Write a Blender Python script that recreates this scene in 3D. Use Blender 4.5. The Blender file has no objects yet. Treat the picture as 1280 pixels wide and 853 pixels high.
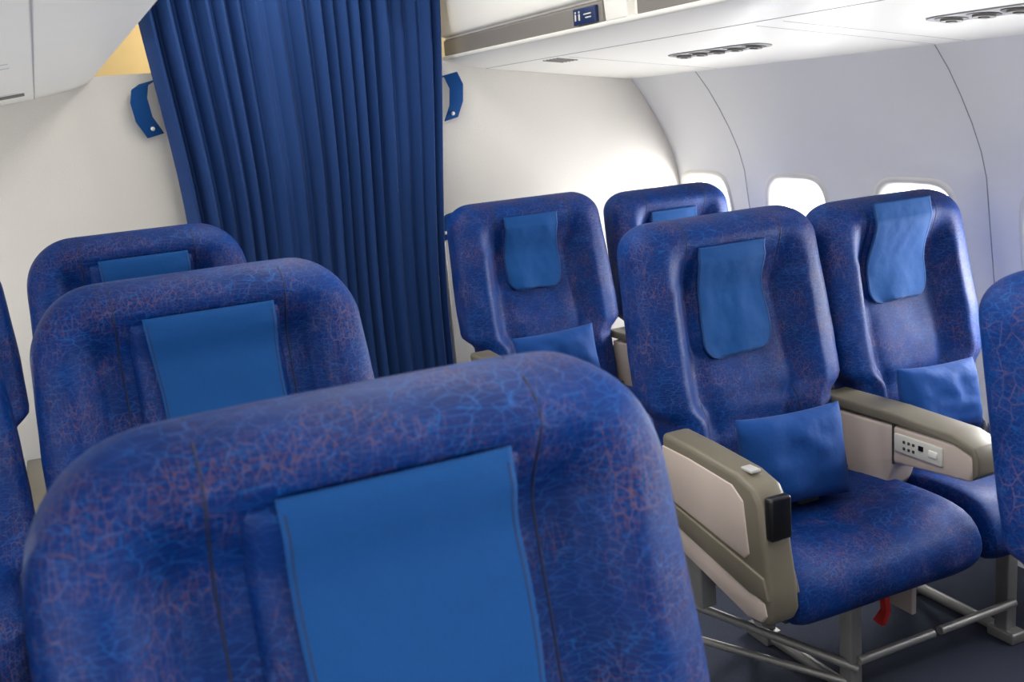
import bpy, bmesh, math, random
from mathutils import Vector, Matrix, noise
random.seed(3)
D=bpy.data; C=bpy.context; col=C.scene.collection

def lin(r,g,b):
    f=lambda c:(c/255/12.92) if c/255<=.04045 else ((c/255+.055)/1.055)**2.4
    return (f(r),f(g),f(b),1)

# ---------------------------------------------------------------- materials
def new_mat(name):
    m=D.materials.new(name); m.use_nodes=True
    return m,m.node_tree.nodes,m.node_tree.links,m.node_tree.nodes['Principled BSDF']

def plain(name,rgb,rough=.5,metal=0,noise_scale=None,bump=0,var=0.06,sheen=0):
    m,N,L,P=new_mat(name)
    P.inputs['Roughness'].default_value=rough; P.inputs['Metallic'].default_value=metal
    P.inputs['Base Color'].default_value=lin(*rgb)
    if sheen: P.inputs['Sheen Weight'].default_value=sheen
    tc=N.new('ShaderNodeTexCoord')
    n=N.new('ShaderNodeTexNoise'); n.inputs['Scale'].default_value=noise_scale or 8; n.inputs['Detail'].default_value=4
    L.new(tc.outputs['Object'],n.inputs['Vector'])
    mx=N.new('ShaderNodeMix'); mx.data_type='RGBA'
    c=lin(*rgb); mx.inputs[6].default_value=tuple(v*(1-var) for v in c[:3])+(1,); mx.inputs[7].default_value=tuple(min(1,v*(1+var)) for v in c[:3])+(1,)
    L.new(n.outputs['Fac'],mx.inputs[0]); L.new(mx.outputs[2],P.inputs['Base Color'])
    if bump:
        b=N.new('ShaderNodeBump'); b.inputs['Strength'].default_value=bump; b.inputs['Distance'].default_value=.002
        L.new(n.outputs['Fac'],b.inputs['Height']); L.new(b.outputs['Normal'],P.inputs['Normal'])
    return m

def fabric():
    m,N,L,P=new_mat('seat_fabric_blue_pattern')
    P.inputs['Roughness'].default_value=.55
    P.inputs['Specular IOR Level'].default_value=.16
    tc=N.new('ShaderNodeTexCoord')
    def noise_(scale,detail=2):
        n=N.new('ShaderNodeTexNoise'); n.inputs['Scale'].default_value=scale; n.inputs['Detail'].default_value=detail
        L.new(tc.outputs['Object'],n.inputs['Vector']); return n
    def lines(rot,scl,scale,w0,w1):
        mp=N.new('ShaderNodeMapping'); mp.inputs['Rotation'].default_value=rot; mp.inputs['Scale'].default_value=scl
        L.new(tc.outputs['Object'],mp.inputs['Vector'])
        v=N.new('ShaderNodeTexVoronoi'); v.feature='DISTANCE_TO_EDGE'; v.inputs['Scale'].default_value=scale
        L.new(mp.outputs[0],v.inputs['Vector'])
        r=N.new('ShaderNodeMapRange'); r.inputs[1].default_value=w0; r.inputs[2].default_value=w1; r.inputs[3].default_value=1; r.inputs[4].default_value=0
        L.new(v.outputs['Distance'],r.inputs[0]); return r.outputs[0]
    l1=lines((.3,.5,.6),(1,1,3.0),40,.008,.05)
    l2=lines((.9,-.7,-.5),(2.8,1,.8),42,.008,.05)
    l3=lines((-.4,.8,1.1),(.8,1.6,3.0),36,.005,.045)
    def ramp(fac,a,b):
        r=N.new('ShaderNodeMapRange'); r.inputs[1].default_value=a; r.inputs[2].default_value=b
        L.new(fac,r.inputs[0]); return r.outputs[0]
    def mul(a,b):
        x=N.new('ShaderNodeMath'); x.operation='MULTIPLY'; L.new(a,x.inputs[0])
        if isinstance(b,float): x.inputs[1].default_value=b
        else: L.new(b,x.inputs[1])
        return x.outputs[0]
    def mix(f,a,b):
        x=N.new('ShaderNodeMix'); x.data_type='RGBA'; L.new(f,x.inputs[0])
        for s,i in ((a,6),(b,7)):
            if isinstance(s,tuple): x.inputs[i].default_value=s
            else: L.new(s,x.inputs[i])
        return x.outputs[2]
    n0=noise_(9,3); n1=noise_(16,3); n2=noise_(13,3); n3=noise_(230,3)
    base=mix(ramp(n0.outputs['Fac'],.35,.65),lin(0,30,88),lin(0,43,108))
    base=mix(mul(mul(l1,ramp(n1.outputs['Fac'],.32,.62)),.36),base,lin(18,100,170))
    base=mix(mul(l3,.27),base,lin(44,92,160))
    base=mix(mul(mul(l2,ramp(n2.outputs['Fac'],.40,.62)),.42),base,lin(104,86,104))
    sp=mul(ramp(n3.outputs['Fac'],.50,.58),ramp(n2.outputs['Fac'],.46,.68))
    base=mix(mul(sp,.36),base,lin(96,62,60))
    L.new(base,P.inputs['Base Color'])
    b=N.new('ShaderNodeBump'); b.inputs['Strength'].default_value=.4; b.inputs['Distance'].default_value=.001
    L.new(n3.outputs['Fac'],b.inputs['Height'])
    b2=N.new('ShaderNodeBump'); b2.inputs['Strength'].default_value=.35; b2.inputs['Distance'].default_value=.02
    L.new(noise_(7,2).outputs['Fac'],b2.inputs['Height']); L.new(b.outputs['Normal'],b2.inputs['Normal'])
    L.new(b2.outputs['Normal'],P.inputs['Normal'])
    return m

def cloth(name,rgb,wr=.4,weave=700):
    m,N,L,P=new_mat(name)
    P.inputs['Roughness'].default_value=.75; P.inputs['Sheen Weight'].default_value=.03; P.inputs['Specular IOR Level'].default_value=.15
    tc=N.new('ShaderNodeTexCoord')
    n=N.new('ShaderNodeTexNoise'); n.inputs['Scale'].default_value=14; n.inputs['Detail'].default_value=3
    n2=N.new('ShaderNodeTexNoise'); n2.inputs['Scale'].default_value=weave; n2.inputs['Detail'].default_value=2
    for q in (n,n2): L.new(tc.outputs['Object'],q.inputs['Vector'])
    mx=N.new('ShaderNodeMix'); mx.data_type='RGBA'; c=lin(*rgb)
    mx.inputs[6].default_value=tuple(v*.82 for v in c[:3])+(1,); mx.inputs[7].default_value=tuple(v*1.18 for v in c[:3])+(1,)
    L.new(n2.outputs['Fac'],mx.inputs[0]); L.new(mx.outputs[2],P.inputs['Base Color'])
    b=N.new('ShaderNodeBump'); b.inputs['Strength'].default_value=wr; b.inputs['Distance'].default_value=.012
    L.new(n.outputs['Fac'],b.inputs['Height']); L.new(b.outputs['Normal'],P.inputs['Normal'])
    return m

FAB=fabric()
CLOTH=cloth('headrest_cover_cloth',(14,66,124),.35)
PILLOW=cloth('pillow_cloth',(14,60,124),.55)
CURT=cloth('curtain_fabric',(27,56,106),.12)
SEAM=plain('seam_thread',(6,20,54),.7)
WALL=plain('sidewall_vinyl',(231,231,232),.55,0,260,.25,.02)
BULK=plain('bulkhead_textile',(216,212,204),.8,0,180,.35,.04)
BIN=plain('bin_plastic',(230,228,222),.4,0,6,0,.02)
REC=plain('recess_grey',(116,112,108),.5)
JOINT=plain('joint_light_grey',(150,150,152),.6)
DARK=plain('dark_gap',(52,52,52),.6)
OLIVE=plain('armrest_olive_grey',(104,98,84),.42,0,30,.05,.05)
BEIGE=plain('armrest_taupe_plastic',(182,168,158),.45,0,20,0,.03)
BLACK=plain('black_plastic',(14,14,16),.3)
WHITE=plain('white_plastic',(225,223,216),.4)
SILVER=plain('silver_button',(176,176,174),.35)
PANELG=plain('control_panel_grey',(200,198,190),.4)
METAL=plain('grey_metal_frame',(150,148,144),.45,.6,60,.05,.08)
CARPET=plain('carpet_navy',(48,54,70),.95,0,350,.8,.25)
GALLEY=plain('galley_laminate',(190,168,120),.5)
RED=plain('red_strap',(190,28,24),.6)
SIGN=plain('sign_navy',(22,40,82),.4)
CEIL=plain('ceiling_panel',(232,230,224),.6)
def pane():
    m,N,L,P=new_mat('window_acrylic')
    P.inputs['Roughness'].default_value=.05
    t=N.new('ShaderNodeBsdfTransparent'); mx=N.new('ShaderNodeMixShader'); mx.inputs[0].default_value=.06
    L.new(t.outputs[0],mx.inputs[1]); L.new(P.outputs[0],mx.inputs[2])
    L.new(mx.outputs[0],N['Material Output'].inputs['Surface']); return m
PANE=pane()

# ---------------------------------------------------------------- helpers
def mk(name,V,F,mat,parent=None,smooth=True,loc=None,mods=()):
    me=D.meshes.new(name); me.from_pydata([tuple(v) for v in V],[],F)
    bm=bmesh.new(); bm.from_mesh(me); bmesh.ops.recalc_face_normals(bm,faces=bm.faces); bm.to_mesh(me); bm.free()
    if smooth:
        for p in me.polygons: p.use_smooth=True
    o=D.objects.new(name,me); col.objects.link(o); me.materials.append(mat)
    if parent: o.parent=parent
    if loc: o.location=loc
    for k in mods:
        if k[0]=='bevel':
            b=o.modifiers.new('b','BEVEL'); b.width=k[1]; b.segments=k[2] if len(k)>2 else 3; b.limit_method='ANGLE'; b.angle_limit=math.radians(35)
        if k[0]=='sub':
            b=o.modifiers.new('s','SUBSURF'); b.levels=k[1]; b.render_levels=k[1]
        if k[0]=='solid':
            b=o.modifiers.new('t','SOLIDIFY'); b.thickness=k[1]; b.offset=0
    return o
def empty(name,loc):
    e=D.objects.new(name,None); col.objects.link(e); e.location=loc; e.empty_display_size=.1; return e
def box(name,lo,hi,mat,parent=None,bev=.004):
    x0,y0,z0=lo;x1,y1,z1=hi
    V=[(x0,y0,z0),(x1,y0,z0),(x1,y1,z0),(x0,y1,z0),(x0,y0,z1),(x1,y0,z1),(x1,y1,z1),(x0,y1,z1)]
    F=[(0,3,2,1),(4,5,6,7),(0,1,5,4),(1,2,6,5),(2,3,7,6),(3,0,4,7)]
    return mk(name,V,F,mat,parent,bev>0,None,[('bevel',bev)] if bev else [])
def prism_x(name,poly,x0,x1,mat,parent=None,bev=.004):   # poly in (y,z)
    n=len(poly)
    V=[(x0,p[0],p[1]) for p in poly]+[(x1,p[0],p[1]) for p in poly]
    F=[tuple(range(n)),tuple(range(2*n-1,n-1,-1))]+[(i,(i+1)%n,n+(i+1)%n,n+i) for i in range(n)]
    return mk(name,V,F,mat,parent,bev>0,None,[('bevel',bev)] if bev else [])
def prism_y(name,poly,y0,y1,mat,parent=None,bev=.0,smooth=False):   # poly in (x,z)
    n=len(poly)
    V=[(p[0],y0,p[1]) for p in poly]+[(p[0],y1,p[1]) for p in poly]
    F=[tuple(range(n)),tuple(range(2*n-1,n-1,-1))]+[(i,(i+1)%n,n+(i+1)%n,n+i) for i in range(n)]
    return mk(name,V,F,mat,parent,bev>0,None,[('bevel',bev)] if bev else [])
def tube(name,pts,r,mat,parent=None,bez=False):
    cu=D.curves.new(name,'CURVE'); cu.dimensions='3D'; cu.bevel_depth=r; cu.bevel_resolution=3; cu.use_fill_caps=True
    s=cu.splines.new('NURBS' if bez else 'POLY'); s.points.add(len(pts)-1)
    for p,q in zip(s.points,pts): p.co=(*q,1)
    if bez: s.use_endpoint_u=True; s.order_u=3
    cu.materials.append(mat)
    o=D.objects.new(name,cu); col.objects.link(o)
    dg=C.evaluated_depsgraph_get(); me=D.meshes.new_from_object(o.evaluated_get(dg)); D.objects.remove(o)
    for p in me.polygons: p.use_smooth=True
    o=D.objects.new(name,me); col.objects.link(o)
    if parent: o.parent=parent
    return o
def ss(a,b,x):
    t=max(0,min(1,(x-a)/(b-a))); return t*t*(3-2*t)
def spow(v,e): return math.copysign(abs(v)**e,v)

# ---------------------------------------------------------------- seat
class Shape:
    def __init__(s,zt,W,R,ne=3.8,ra=.82,rb=.52,fade=.14):
        s.zt=zt; s.W=W; s.R=R; s.rt=.06; s.sd=random.random()*30; s.ne=ne; s.ra=ra; s.rb=rb; s.fade=fade
    def hw(s,z):
        h=s.W/2*(1-.05*ss(s.zt-.35,s.zt,z))
        h-=.042*(1-ss(s.zt-.47,s.zt-.42,z))
        t=(s.zt-z)/s.R
        if t<1: h-=s.R*(1-math.sqrt(max(0,1-(1-t)**2)))
        return h
    def th(s,z):
        T=.165+.01*(1-ss(.5,.9,z))
        t=(s.zt-z)/s.rt
        if t<1: T*=max(.02,math.sqrt(max(0,1-(1-t)**2)))
        return T
    def yc(s,z): return -(s.zt-z)*.20 + .035
    def recess(s,x,z):
        u=abs(x)/s.hw(z)
        u2=abs(x)/(s.W/2)
        r=.068*ss(s.ra,s.rb,u2 if z>s.zt-.15 else u)*ss(s.zt-.015,s.zt-s.fade,z)
        r-=.018*math.exp(-((z-.68)/.12)**2)*ss(.6,.3,u)
        r+=.0035*noise.noise(Vector((x*9,z*16,s.sd)))*ss(s.zt-.1,s.zt-.3,z)
        r+=.0022*math.sin(z*95+3*noise.noise(Vector((x*6,z*6,s.sd))))*ss(s.zt-.36,s.zt-.46,z)*ss(.62,.4,u)
        return r
    def front(s,x,z):
        z=min(z,s.zt-.0005)
        u=min(.999,abs(x)/s.hw(z))
        T=s.th(z); y=-T/2*(1-u**s.ne)**(1/s.ne)
        return s.yc(z)+y+s.recess(x,z)*min(1,-y/(T*.4))

def seat_back(par,S):
    zs=[]; z=.34
    while z<S.zt-.13: zs.append(z); z+=.0125
    for i in range(0,21):
        a=i/20*math.pi/2; zs.append(S.zt-.125*(1-math.sin(a)))
    N=120; V=[];F=[]
    for z in zs:
        h=S.hw(z);T=S.th(z);y0=S.yc(z)
        for i in range(N):
            a=2*math.pi*i/N
            x=h*spow(math.cos(a),2/S.ne); y=spow(math.sin(a),2/S.ne)*T/2
            if y<0: y+=S.recess(x,z)*min(1,-y/(T*.4))
            x+=math.copysign(1,x)*.002*noise.noise(Vector((y*10,z*14,S.sd+5)))*ss(.7,.95,abs(x)/h)
            V.append((x,y0+y,z))
    for j in range(len(zs)-1):
        for i in range(N):
            k=(i+1)%N; F.append((j*N+i,j*N+k,(j+1)*N+k,(j+1)*N+i))
    F.append(tuple(range(N))); F.append(tuple(range(len(zs)*N-1,(len(zs)-1)*N-1,-1)))
    mk('backrest',V,F,FAB,par)
    for sgn,nm in ((-1,'l'),(1,'r')):
        pts=[]
        zz=[.60+ i*(S.zt-.012-.60)/40 for i in range(41)]
        for z in zz:
            x=sgn*S.W*.245
            pts.append((x,S.front(x,z)+.0006,z))
        pts.append((sgn*S.W*.245,S.yc(S.zt),S.zt-.0005)); pts.append((sgn*S.W*.245,S.yc(S.zt)+.05,S.zt-.013))
        tube('seam_'+nm,pts,.0016,SEAM,par)

def headrest(par,S,cw,ch,rounded,off,skew=0,xoff=0):
    zt=S.zt-off; ph=.30 if not rounded else ch-.012; zb=zt-ph; w=.132 if not rounded else .105
    V=[];F=[];N=40
    M=24
    pr=.030 if not rounded else .016
    def padfront(x,z):
        u=min(1,abs(x)/w); v=(z-(zt+zb)/2)/((zt-zb)/2); v=max(-1,min(1,v))
        ex=.35 if not rounded else .5
        return S.front(x*.8,z)+.014-(pr+.014)*(max(0,1-u**4)**ex)*(max(0,1-abs(v)**5)**ex)
    for j in range(M+1):
        v=math.sin((j/M-.5)*math.pi); z=(zt+zb)/2+v*(zt-zb)/2
        for i in range(N+1):
            u=math.sin((i/N-.5)*math.pi); V.append((u*w+xoff,padfront(u*w,z),z))
    W=N+1; n0=len(V)
    for j in range(M+1):
        v=math.sin((j/M-.5)*math.pi); z=(zt+zb)/2+v*(zt-zb)/2
        for i in range(N+1):
            u=math.sin((i/N-.5)*math.pi); V.append((u*w+xoff,max(S.yc(z)+.01,padfront(u*w,z)+.02),z-.02*(v>.9)))
    for j in range(M):
        for i in range(N):
            a=j*W+i; F.append((a,a+1,a+W+1,a+W)); F.append((n0+a,n0+a+W,n0+a+W+1,n0+a+1))
    for j in range(M):
        for i in (0,N):
            a=j*W+i; F.append((a,a+W,n0+a+W,n0+a))
    for i in range(N):
        for j in (0,M):
            a=j*W+i; F.append((a,a+1,n0+a+1,n0+a))
    mk('headrest_pad',V,F,FAB,par)
    V=[];F=[];NX=44;NZ=56
    sd=random.random()*9
    cx=xoff if rounded else xoff+.006
    for j in range(NZ+1):
        t=j/NZ; s=t*ch
        for i in range(NX+1):
            u=i/NX*2-1
            hwid=cw/2*(1+(.05 if rounded else -.08)*t)+.002*math.sin(t*9+sd)
            if rounded:
                q=(t-.82)/.18
                if q>0: hwid-= .04*(1-math.sqrt(max(0,1-q*q)))
            x=u*hwid+skew*t
            z=zt+.006-s
            z+=.004*t*math.sin(u*2+sd)
            xx=x*.7
            y=padfront(xx,max(zb+.03,min(zt-.03,z)))
            if z<zb+.03: y-=.20*(zb+.03-z)
            if z>zt-.03: y+= (z-(zt-.03))*.20
            y-=.006+.004*t*math.sin(u*2.3+sd)+.002*t*math.sin(u*5+sd*2)
            y+=(.004*noise.noise(Vector((u*1.4+sd,t*2.0,3)))+.0012*noise.noise(Vector((u*4+sd,t*6,9))))*min(1,t*4)
            for dz in (-.006,0,.006):
                y=min(y,S.front(x+cx,z+dz)-.003)
                if zb<z+dz<zt: y=min(y,padfront(x+cx-xoff,z+dz)-.004)
            V.append((x+cx,y,z))
    W=NX+1
    for it in range(3):
        Q=list(V)
        for j in range(1,NZ):
            for i in range(1,NX):
                a=j*W+i; ya=(V[a-1][1]+V[a+1][1]+V[a-W][1]+V[a+W][1])/4
                Q[a]=(V[a][0],min(V[a][1],ya) ,V[a][2])
        V=Q
    for j in range(NZ):
        for i in range(NX):
            a=j*W+i;F.append((a,a+1,a+W+1,a+W))
    mk('headrest_cover',V,F,CLOTH,par,mods=[('solid',.004)])
    idx=[j*W+1 for j in range(2,NZ)]+[(NZ-1)*W+i for i in range(1,NX)]+[j*W+NX-1 for j in range(NZ-1,1,-1)]
    tube('cover_hem',[(V[k][0],V[k][1]-.0018,V[k][2]) for k in idx],.0008,SEAM,par)

def cushion(par,hl,hr):
    prof=[(-.06,.43),(-.16,.452),(-.28,.462),(-.40,.468),(-.48,.462),(-.53,.442),(-.557,.40),(-.560,.36),(-.548,.322),(-.50,.310),(-.42,.335),(-.25,.345),(-.06,.345)]
    cy=sum(p[0] for p in prof)/len(prof); cz=.395
    V=[];F=[];M=26
    for j in range(M+1):
        a=(j/M-.5)*math.pi; u=math.sin(a); sc=(max(0,1-abs(u)**14))**.3
        dip=-.012*(1-u*u)
        for (y,z) in prof:
            zz=cz+(z-cz)*(.6+.4*sc); yy=cy+(y-cy)*(.96+.04*sc)
            if z>.42: zz+=dip*.9+.008*u*u
            zz+=.003*noise.noise(Vector((u*3,y*12,hl*50)))
            V.append((u*(hr if u>0 else hl),yy,zz))
    n=len(prof)
    for j in range(M):
        for i in range(n):
            k=(i+1)%n;F.append((j*n+i,j*n+k,(j+1)*n+k,(j+1)*n+i))
    F.append(tuple(range(n)));F.append(tuple(range((M+1)*n-1,M*n-1,-1)))
    mk('seat_cushion',V,F,FAB,par,mods=[('sub',1)])
    for k,q in enumerate((-.012,.012)):
        tube('lap_belt_strap',[(-hl+.03,-.15+q,.462),(-.10,-.24+q,.464),(.02,-.275+q*.6,.462),(.12,-.235+q,.463),(hr-.03,-.15+q,.462)],.007,BLACK,par,True)
    box('lap_belt_buckle',(-.02,-.292,.456),(.035,-.252,.474),DARK,par,.004)

def side_arm(par,xc,side,w=.072):
    x0=xc-w/2;x1=xc+w/2; h=.022
    up=lambda L:[(a,b+h) for a,b in L]
    body=[(-.19,.650),(-.30,.646),(-.46,.634),(-.515,.618),(-.536,.588),(-.545,.50),(-.560,.42),(-.565,.365),(-.55,.335),(-.50,.325),(-.19,.40)]
    prism_x('arm_body',up(body),x0,x1,OLIVE,par,.012)
    xo=(x0-.003,x0+.02) if side<0 else (x1-.02,x1+.003)
    prism_x('arm_side_panel',up([(-.195,.622),(-.30,.620),(-.45,.608),(-.485,.584),(-.50,.475),(-.485,.460),(-.195,.505)]),*xo,BEIGE,par,.003)
    prism_x('arm_lower_panel',up([(-.195,.455),(-.50,.395),(-.545,.385),(-.552,.36),(-.535,.340),(-.49,.334),(-.195,.405)]),*xo,BEIGE,par,.003)
    prism_x('arm_band_trim',up([(-.195,.500),(-.49,.450),(-.545,.440),(-.560,.395),(-.50,.392),(-.195,.455)]),x0-.005,x1+.004,OLIVE,par,.003)
    box('ashtray_cover',(x0+.010,-.558,.516+h),(x1-.010,-.535,.606+h),BLACK,par,.006)
    box('arm_release_button',(x0+.024,-.482,.634+h),(x1-.024,-.447,.6405+h),SILVER,par,.002)
    box('arm_support_bracket',(xc-.02,-.30,.28),(xc+.02,-.20,.45),METAL,par,.004)

def mid_console(par,xc,w=.086):
    x0=xc-w/2;x1=xc+w/2
    prism_x('console_core',[(-.10,.600),(-.52,.612),(-.55,.595),(-.56,.565),(-.545,.533),(-.33,.515),(-.30,.440),(-.10,.435)],x0+.004,x1-.004,BEIGE,par,.008)
    prism_x('console_top',[(-.08,.634),(-.30,.638),(-.50,.632),(-.56,.615),(-.572,.592),(-.572,.555),(-.555,.540),(-.553,.595),(-.50,.610),(-.30,.613),(-.08,.608)],x0,x1,OLIVE,par,.005)
    box('control_panel',(x0-.001,-.475,.548),(x0+.01,-.333,.593),PANELG,par,.003)
    for i in range(3):
        for j in range(2):
            y=-.365-.014*i; z=.562+.016*j
            box('control_button',(x0-.003,y-.0035,z-.0035),(x0+.002,y+.0035,z+.0035),DARK,par,.0015)
    box('channel_display',(x0-.003,-.422,.570),(x0+.002,-.408,.582),BLACK,par,.001)
    box('jack_cover',(x0-.004,-.462,.563),(x0+.002,-.437,.580),WHITE,par,.003)
    prism_x('console_seam',[(-.325,.612),(-.329,.612),(-.329,.513),(-.325,.513)],x0+.001,x1-.001,DARK,par,0)
    box('console_post',(xc-.014,-.30,.30),(xc+.014,-.14,.45),METAL,par,.004)

def frame(par,xl,bar_to,left_curl):
    r=.012
    tube('front_beam',[(-.25,-.42,.295),(.25,-.42,.295)],.018,METAL,par)
    tube('rear_beam',[(-.25,-.14,.295),(.25,-.14,.295)],.018,METAL,par)
    box('leg_front',(xl-.017,-.415,.0),(xl+.017,-.375,.30),METAL,par,.004)
    box('leg_rear',(xl-.017,-.105,.0),(xl+.017,-.065,.30),METAL,par,.004)
    tube('leg_brace',[(xl,-.39,.27),(xl,-.085,.05)],r,METAL,par)
    tube('leg_base_rail',[(xl,-.42,.018),(xl,-.04,.018)],.015,METAL,par)
    box('foot_fitting',(xl-.025,-.44,0),(xl+.025,-.36,.03),METAL,par,.006)
    box('foot_fitting_rear',(xl-.025,-.12,0),(xl+.025,-.03,.035),METAL,par,.006)
    tube('baggage_bar',[(xl,-.42,.105),(bar_to,-.42,.105)],.011,METAL,par)
    if left_curl:
        tube('baggage_bar_side',[(xl,-.42,.085),(-.235,-.12,.20)],.011,METAL,par)
        tube('side_support_bar',[(xl-.005,-.40,.04),(-.235,-.16,.12)],.010,METAL,par)
        tube('side_upright',[(-.235,-.12,.10),(-.235,-.12,.30)],.010,METAL,par)
    box('seat_pan',(-.225,-.48,.30),(.225,-.08,.335),DARK,par,.006)

def seat(x,y,zt,W,left_arm,right_arm,xl=.03,curl=True,cw=.19,ch=.26,rounded=True,skew=0,bar=.24,vest=False,R=.08,off=.065,hl=.235,hr=.235,xoff=0):
    e=empty('airplane_seat',(x,y,0))
    if rounded: S=Shape(zt,W,R,4.2,.74,.46,.19)
    else: S=Shape(zt,W,R,3.2,.80,.56,.15)
    seat_back(e,S); headrest(e,S,cw,ch,rounded,off,skew,xoff); cushion(e,hl,hr)
    if left_arm: (side_arm if left_arm[0]=='side' else mid_console)(e,-left_arm[1],*([-1] if left_arm[0]=='side' else []))
    if right_arm: (side_arm if right_arm[0]=='side' else mid_console)(e,right_arm[1],*([1] if right_arm[0]=='side' else []))
    frame(e,xl,bar,curl)
    if vest:
        box('life_vest_box',(.05,-.30,.17),(.20,-.12,.29),DARK,e,.008)
        box('side_plate',(.235,-.38,.14),(.25,-.14,.34),BEIGE,e,.004)
        for k in range(4): box('plate_hole',(.231,-.35+.05*k,.20),(.237,-.335+.05*k,.215),BLACK,e,.002)
        prism_x('red_strap',[(-.40,.27),(-.385,.27),(-.395,.20),(-.37,.16),(-.40,.155),(-.415,.20)],.12,.135,RED,e,.001)
    return e,S

for (y,xa,xb,za,zb,oa,ob,ca,cb) in ((1.04,1.535,2.06,1.10,1.10,.06,.06,.26,.26),(2.05,1.482,2.014,1.11,1.097,.070,.012,.270,.265),(3.08,1.440,2.000,1.107,1.085,.055,.080,.245,.22)):
    sp=xb-xa
    seat(xa,y,za,.560,('side',.288),('mid',sp/2),xl=.03,vest=True,bar=.26,off=oa,ch=ca,hl=.248,hr=.264,xoff=-.010)
    seat(xb,y,zb,.492,None,('side',.285),xl=.0,curl=False,bar=-.25,off=ob,ch=cb,xoff=-.010)
for (y,x,z,W) in ((.865,.230,1.168,.628),(1.87,.217,1.168,.598),(2.86,.196,1.170,.578)):
    seat(x,y,z,W,('mid',.308),('side',.330),xl=.0,cw=.222,ch=.38,rounded=False,bar=-.25,curl=False,R=.12,off=.068,xoff=.004,skew=.012)
    seat(x-.615,y,z+.01,.585,('side',.32),None,xl=.0,cw=.222,ch=.38,rounded=False,R=.12)

# pillows
def pillow(loc,a,b,t,rot):
    V=[];F=[];N=30
    sd=random.random()*20
    for sgn in (-1,1):
        for j in range(N+1):
            for i in range(N+1):
                u=math.sin((i/N-.5)*math.pi);v=math.sin((j/N-.5)*math.pi)
                x=a*u*(1-.05*(1-v*v)); z=b*v*(1-.07*(1-u*u))
                th=t*(max(0,(1-u**4)*(1-v**4)))**.55
                th+=.012*noise.noise(Vector((u*2.4+sd,v*2.4,sgn)))*(1-u*u)*(1-v*v)+.004*math.sin(6*u+4*v+sd)*(1-u*u)*(1-v**2)
                V.append((x,sgn*th,z))
    W=N+1;n0=W*W
    for j in range(N):
        for i in range(N):
            p=j*W+i;F.append((p,p+1,p+W+1,p+W));F.append((n0+p,n0+p+W,n0+p+W+1,n0+p+1))
    o=mk('lumbar_pillow',V,F,PILLOW)
    bm=bmesh.new();bm.from_mesh(o.data);bmesh.ops.remove_doubles(bm,verts=bm.verts,dist=1e-5);bmesh.ops.recalc_face_normals(bm,faces=bm.faces);bm.to_mesh(o.data);bm.free()
    o.location=loc;o.rotation_euler=rot
    return o
d=math.radians
pillow((1.450,1.765,.576),.140,.108,.05,(d(-12),d(1),d(-4)))
pillow((1.928,1.79,.620),.126,.085,.045,(d(-14),d(3),d(0)))
pillow((1.380,2.80,.627),.142,.085,.045,(d(-14),d(-1),d(0)))
pillow((1.985,2.82,.60),.135,.085,.045,(d(-14),d(0),d(0)))

# ---------------------------------------------------------------- shell
XM=.79
mir=lambda x:2*XM-x
Y0=-3.2;Y1=5.0
prof=[(2.36,0),(2.42,.2),(2.45,.42),(2.457,.60),(2.39,1.105),(2.367,1.18),(2.33,1.26),(2.285,1.34),(2.24,1.41),(2.19,1.474),(2.10,1.57),(2.02,1.64)]
WT=.07
WY=[3.43-.545*i for i in range(12)]
def se_ring(cy,hy,hz,off,side,n=4.5,N=48):
    c=Vector((2.4220,cy,.875))
    t=Vector((2.39-2.457,0,1.105-.60)).normalized(); nrm=Vector((t.z,0,-t.x))
    P=[]
    for i in range(N):
        a=2*math.pi*i/N
        p=c+Vector((0,1,0))*hy*spow(math.cos(a),2/n)+t*hz*spow(math.sin(a),2/n)+nrm*off
        if side<0: p.x=mir(p.x)
        P.append(p)
    return P
def loft(name,rings,mat,parent=None,cap=False):
    V=[p for r in rings for p in r];N=len(rings[0]);F=[]
    for j in range(len(rings)-1):
        for i in range(N):
            k=(i+1)%N;F.append((j*N+i,j*N+k,(j+1)*N+k,(j+1)*N+i))
    if cap: F.append(tuple(range(N)));F.append(tuple(range(len(V)-1,len(V)-N-1,-1)))
    return mk(name,V,F,mat,parent)
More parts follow.
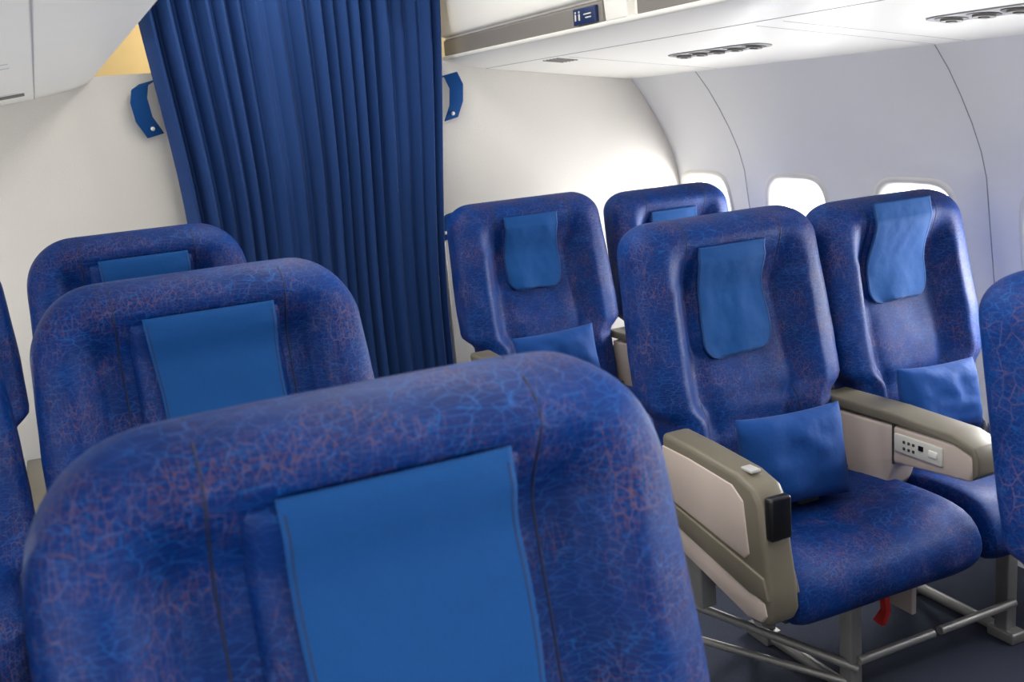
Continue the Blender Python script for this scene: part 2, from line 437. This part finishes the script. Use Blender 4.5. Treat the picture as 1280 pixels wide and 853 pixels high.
for side,nm in ((1,'right'),(-1,'left')):
    P=[(p if side>0 else (mir(p[0]),p[1])) for p in prof]
    O=[((p[0]+WT) if side>0 else (mir(p[0]+WT)),p[1]) for p in prof]
    poly=P+O[::-1]
    w=prism_y('wall_'+nm,poly,Y0,Y1,WALL)
    cut=[]
    for cy in WY:
        c=loft('cut',[se_ring(cy,.165,.215,-.05,side),se_ring(cy,.165,.215,.15,side)],WALL,cap=True); cut.append(c)
    with C.temp_override(active_object=cut[0],selected_editable_objects=cut,object=cut[0]): bpy.ops.object.join()
    m=w.modifiers.new('bo','BOOLEAN');m.operation='DIFFERENCE';m.solver='EXACT';m.object=cut[0]
    dg=C.evaluated_depsgraph_get();me=D.meshes.new_from_object(w.evaluated_get(dg));w.modifiers.clear();w.data=me;D.objects.remove(cut[0])
    me.materials.clear();me.materials.append(WALL)
    for p in me.polygons: p.use_smooth=True
    try:
        C.view_layer.objects.active=w; w.select_set(True); bpy.ops.object.shade_smooth_by_angle(angle=math.radians(28)); w.select_set(False)
    except Exception as ex: print(ex)
    for k,cy in enumerate(WY):
        e=empty('window_%d'%(k+1+(0 if side>0 else 12)),(0,0,0))
        loft('window_reveal',[se_ring(cy,.176,.226,-.001,side),se_ring(cy,.170,.220,-.007,side),se_ring(cy,.160,.210,-.006,side),se_ring(cy,.148,.198,.006,side),se_ring(cy,.126,.178,.040,side),se_ring(cy,.122,.174,.052,side),se_ring(cy,.122,.174,.075,side),se_ring(cy,.176,.226,.075,side)],WHITE,e)
        loft('window_pane',[se_ring(cy,.124,.176,.058,side),se_ring(cy,.124,.176,.062,side)],PANE,e,True)
    for q,ys in enumerate((3.155,2.065,.975,-.115,-1.205)):
        pts=[((p[0]-.0003) if side>0 else mir(p[0]-.0003),ys,p[1]) for p in prof]
        tube('trim_%d'%(q+1+(0 if side>0 else 5)),pts,.0016,JOINT)
box('floor',(-1.0,Y0,-.05),(2.55,Y1,0),CARPET,bev=0)
cp=[(.22,1.99),(.35,2.08),(.60,2.13),(.79,2.14),(.98,2.13),(1.23,2.08),(1.36,1.99)]
prism_y('ceiling',cp+[(p[0],p[1]+.03) for p in cp[::-1]],Y0,Y1,CEIL)
BY=3.60
up=[p for p in prof if p[1]<1.5]
rb=[(1.335,0)]+[(p[0]-.001,p[1]) for p in up]+[(2.12,1.50),(1.54,1.565),(1.335,1.60)]
lb=[(.455,0)]+[(mir(p[0]-.001),p[1]) for p in up]+[(mir(2.12),1.50),(mir(1.54),1.565),(.19,1.61),(.455,1.61)]
prism_y('wall_bulkhead_right',rb,BY,BY+.05,BULK)
prism_y('wall_bulkhead_left',lb,BY,BY+.05,BULK)
prism_x('trim_11',[(BY-.006,0),(BY+.056,0),(BY+.056,1.6),(BY-.006,1.6)],1.318,1.336,METAL,None,.003)
prism_x('trim_12',[(BY-.006,0),(BY+.056,0),(BY+.056,1.61),(BY-.006,1.61)],.454,.470,METAL,None,.003)
box('wall_galley',(-1.0,Y1,0),(2.55,Y1+.05,2.2),GALLEY,bev=0)
box('wall_header',(.10,4.3,1.95),(1.45,4.35,2.2),GALLEY,bev=0)

# overhead bins
for side,nm in ((1,'r'),(-1,'l')):
    e=empty('overhead_bin',(0,0,0))
    fx=(lambda x:x) if side>0 else mir
    g=lambda L:[(fx(x),z) for x,z in L]
    prism_y('service_panel',g([(2.185,1.474),(1.56,1.552),(1.45,1.572),(1.395,1.590),(1.392,1.602),(1.43,1.61),(2.06,1.60)]),Y0,3.598,BIN,e,.004,True)
    for (a,b) in ((2.43,3.59),(1.20,2.26),(-.05,1.05),(-1.28,-.2),(-2.5,-1.42)):
        prism_y('handle_recess',g([(1.41,1.60),(1.402,1.606),(1.402,1.655),(1.41,1.662),(1.5,1.662),(1.5,1.60)]),a,b,REC,e,.003)
        prism_y('bin_door',g([(1.395,1.668),(1.390,1.70),(1.386,1.80),(1.386,1.88),(1.392,1.96),(1.405,1.995),(1.95,1.995),(1.98,1.668)]),a-.03,b+.01,BIN,e,.012,True)
    prism_y('bin_spine',g([(1.415,1.60),(1.415,1.99),(1.95,1.99),(2.0,1.605)]),Y0,3.598,BIN,e)
    for ys in (2.345,1.125,-.125,-1.35):
        prism_y('bin_divider',g([(1.392,1.60),(1.387,1.66),(1.383,1.70),(1.378,1.80),(1.378,1.88),(1.385,1.965),(1.405,1.998),(1.6,1.998),(1.6,1.60)]),ys-.055,ys+.055,BIN,e,.006,True)
    for ys in (.55,1.05,1.95,2.05,3.0):
        tube('panel_joint',[(fx(1.60),ys,1.5475),(fx(2.17),ys,1.4765)],.0012,JOINT,e)
    tube('long_joint',[(fx(1.56),Y0+.01,1.5525),(fx(1.56),3.59,1.5525)],.0014,JOINT,e)
    sl=-.1248
    def pt(x,y,dz=0): return (fx(x),y,1.552+(x-1.56)*sl-dz)
    for ys in (-.5,.52,1.52,2.54):
        V=[]
        for dz in (-.002,.003):
            for i in range(40):
                a=2*math.pi*i/40; V.append(pt(1.84+.042*spow(math.cos(a),.6),ys+.225*spow(math.sin(a),.35),dz))
        F=[tuple(range(40)),tuple(range(79,39,-1))]+[(i,(i+1)%40,40+(i+1)%40,40+i) for i in range(40)]
        mk('vent_plate',V,F,JOINT,e,False)
        for k in range(5):
            yy=ys-.17+.085*k
            for R,mat,z0,z1 in ((.033,BLACK,.002,.0045),(.022,REC,.004,.009),(.011,BLACK,.008,.011)):
                V=[]
                for dz in (z0,z1):
                    for i in range(24):
                        a=2*math.pi*i/24; V.append(pt(1.84+R*math.cos(a),yy+R*1.1*math.sin(a),dz))
                F=[tuple(range(24)),tuple(range(47,23,-1))]+[(i,(i+1)%24,24+(i+1)%24,24+i) for i in range(24)]
                mk('vent_nozzle',V,F,mat,e,False)
    for k in range(5):
        y=3.06+.025*k
        tube('speaker_slot',[pt(1.585,y,.0005),pt(1.66,y,.0005)],.003,REC,e)
    if side>0:
        box('sign_plate',(1.390,2.45,1.607),(1.403,2.57,1.650),SIGN,e,.002)
        for k,y in enumerate((2.535,2.556)):
            box('figure_icon',(1.3885,y-.004,1.618),(1.3905,y+.004,1.635),PANELG,e,.001)
            box('figure_head',(1.3885,y-.003,1.637),(1.3905,y+.003,1.643),PANELG,e,.001)
        box('lettering',(1.3885,2.47,1.630),(1.3905,2.510,1.6335),PANELG,e,.0005)
        box('lettering_2',(1.3885,2.47,1.621),(1.3905,2.500,1.6245),PANELG,e,.0005)

# ---------------------------------------------------------------- curtain
V=[];F=[];NX=1000;NZ=34
def foldwave(p):
    q=(p/(2*math.pi))%1.0
    tri=(q/.68) if q<.68 else (1-q)/.32
    return (tri*2-1)
for j in range(NZ+1):
    t=j/NZ; z=2.06-t*2.03
    xl=.348+.07*ss(0,.5,t); xr=1.372-.09*ss(.0,.7,t)
    for i in range(NX+1):
        s=i/NX
        ph=2*math.pi*(19*s+.38*math.sin(6.3*s+.8)+.22*math.sin(17*s+2))+.5*math.sin(3*t+s*9)+.3*math.sin(5*t+s*17)
        A=.022+.008*math.sin(11*s+1)+.006*math.sin(27*s+2*t)
        y=A*(.6*math.sin(ph)+.75*foldwave(ph+.6))+.010*math.sin(ph*.37+1)
        x=xl+(xr-xl)*s+.008*math.cos(ph)
        V.append((x,3.485+y,z))
W=NX+1
for j in range(NZ):
    for i in range(NX):
        a=j*W+i;F.append((a,a+1,a+W+1,a+W))
mk('curtain',V,F,CURT,mods=[('solid',.003)])
tube('curtain_rail',[(.24,3.49,2.07),(1.36,3.49,2.07)],.012,METAL)
def tieback(x,z,L,st):
    e=empty('curtain_tieback',(0,0,0))
    V=[];F=[]
    w=Vector((.027,0,.006))
    n=len(L)
    for k,(dx,dz) in enumerate(L):
        p=Vector((x+dx,3.572-.02*math.sin(math.pi*k/(n-1))-.004,z+dz)); V+= [p-w,p+w]
    for i in range(n-1): F.append((2*i,2*i+1,2*i+3,2*i+2))
    mk('strap',V,F,CLOTH,e,True,mods=[('solid',.005),('bevel',.002)])
    bm=bmesh.new();bmesh.ops.create_uvsphere(bm,u_segments=12,v_segments=8,radius=.007);me=D.meshes.new('snap_stud');bm.to_mesh(me);bm.free();me.materials.append(WHITE)
    o=D.objects.new('snap_stud',me);col.objects.link(o);o.parent=e;o.location=(x+st[0],3.555,z+st[1])
tieback(.345,1.495,[(.015,.085),(-.012,.07),(-.022,.03),(-.014,-.03),(.016,-.085)],(.008,-.062))
tieback(1.398,1.455,[(-.03,.075),(.005,.085),(.022,.04),(.018,-.02),(-.002,-.075)],(.002,-.055))
tieback(1.335,.99,[(.03,.05),(.0,.04),(-.015,.0),(-.01,-.05)],(-.01,-.02))

# ---------------------------------------------------------------- lights
w=D.worlds.new('World');C.scene.world=w;w.use_nodes=True
bg=w.node_tree.nodes['Background'];bg.inputs[0].default_value=(.96,.98,1,1);bg.inputs[1].default_value=1.9
def area(name,loc,rot,sx,sy,e,colr=(1,1,1)):
    l=D.lights.new(name,'AREA');l.shape='RECTANGLE';l.size=sx;l.size_y=sy;l.energy=e;l.color=colr
    o=D.objects.new(name,l);col.objects.link(o);o.location=loc;o.rotation_euler=rot;return o
for k,cy in enumerate(WY[:9]):
    area('window_daylight_r%d'%k,(2.56,cy,.93),(0,d(100),0),.36,.26,18,(1,1,1))
    area('window_daylight_l%d'%k,(mir(2.56),cy,.93),(0,d(-100),0),.36,.26,8,(1,1,1))
area('added_ceiling_fill',(XM,1.2,2.10),(0,0,0),.35,4.6,36,(1,.97,.91))  # added fill light below the unseen aisle ceiling, brightens the cabin; no known fixture
area('galley_light',(.7,4.6,2.05),(0,0,0),.4,.4,8,(1,.90,.72))

# ---------------------------------------------------------------- camera
cam=D.cameras.new('camera');co=D.objects.new('camera',cam);col.objects.link(co)
rt=Vector((.9050,-.4172,-.0825));bk=Vector((-.3911,-.8926,.2246)).normalized()
rt=(rt-bk*rt.dot(bk)).normalized();u=bk.cross(rt)
M=Matrix((rt,u,bk)).transposed().to_4x4();M.translation=Vector((0,0,1.41));co.matrix_world=M
cam.sensor_width=36;cam.lens=1273*36/1280;cam.clip_start=.02
cam.dof.use_dof=True;cam.dof.focus_distance=2.5;cam.dof.aperture_fstop=7
C.scene.camera=co
C.scene.view_settings.view_transform='Standard'
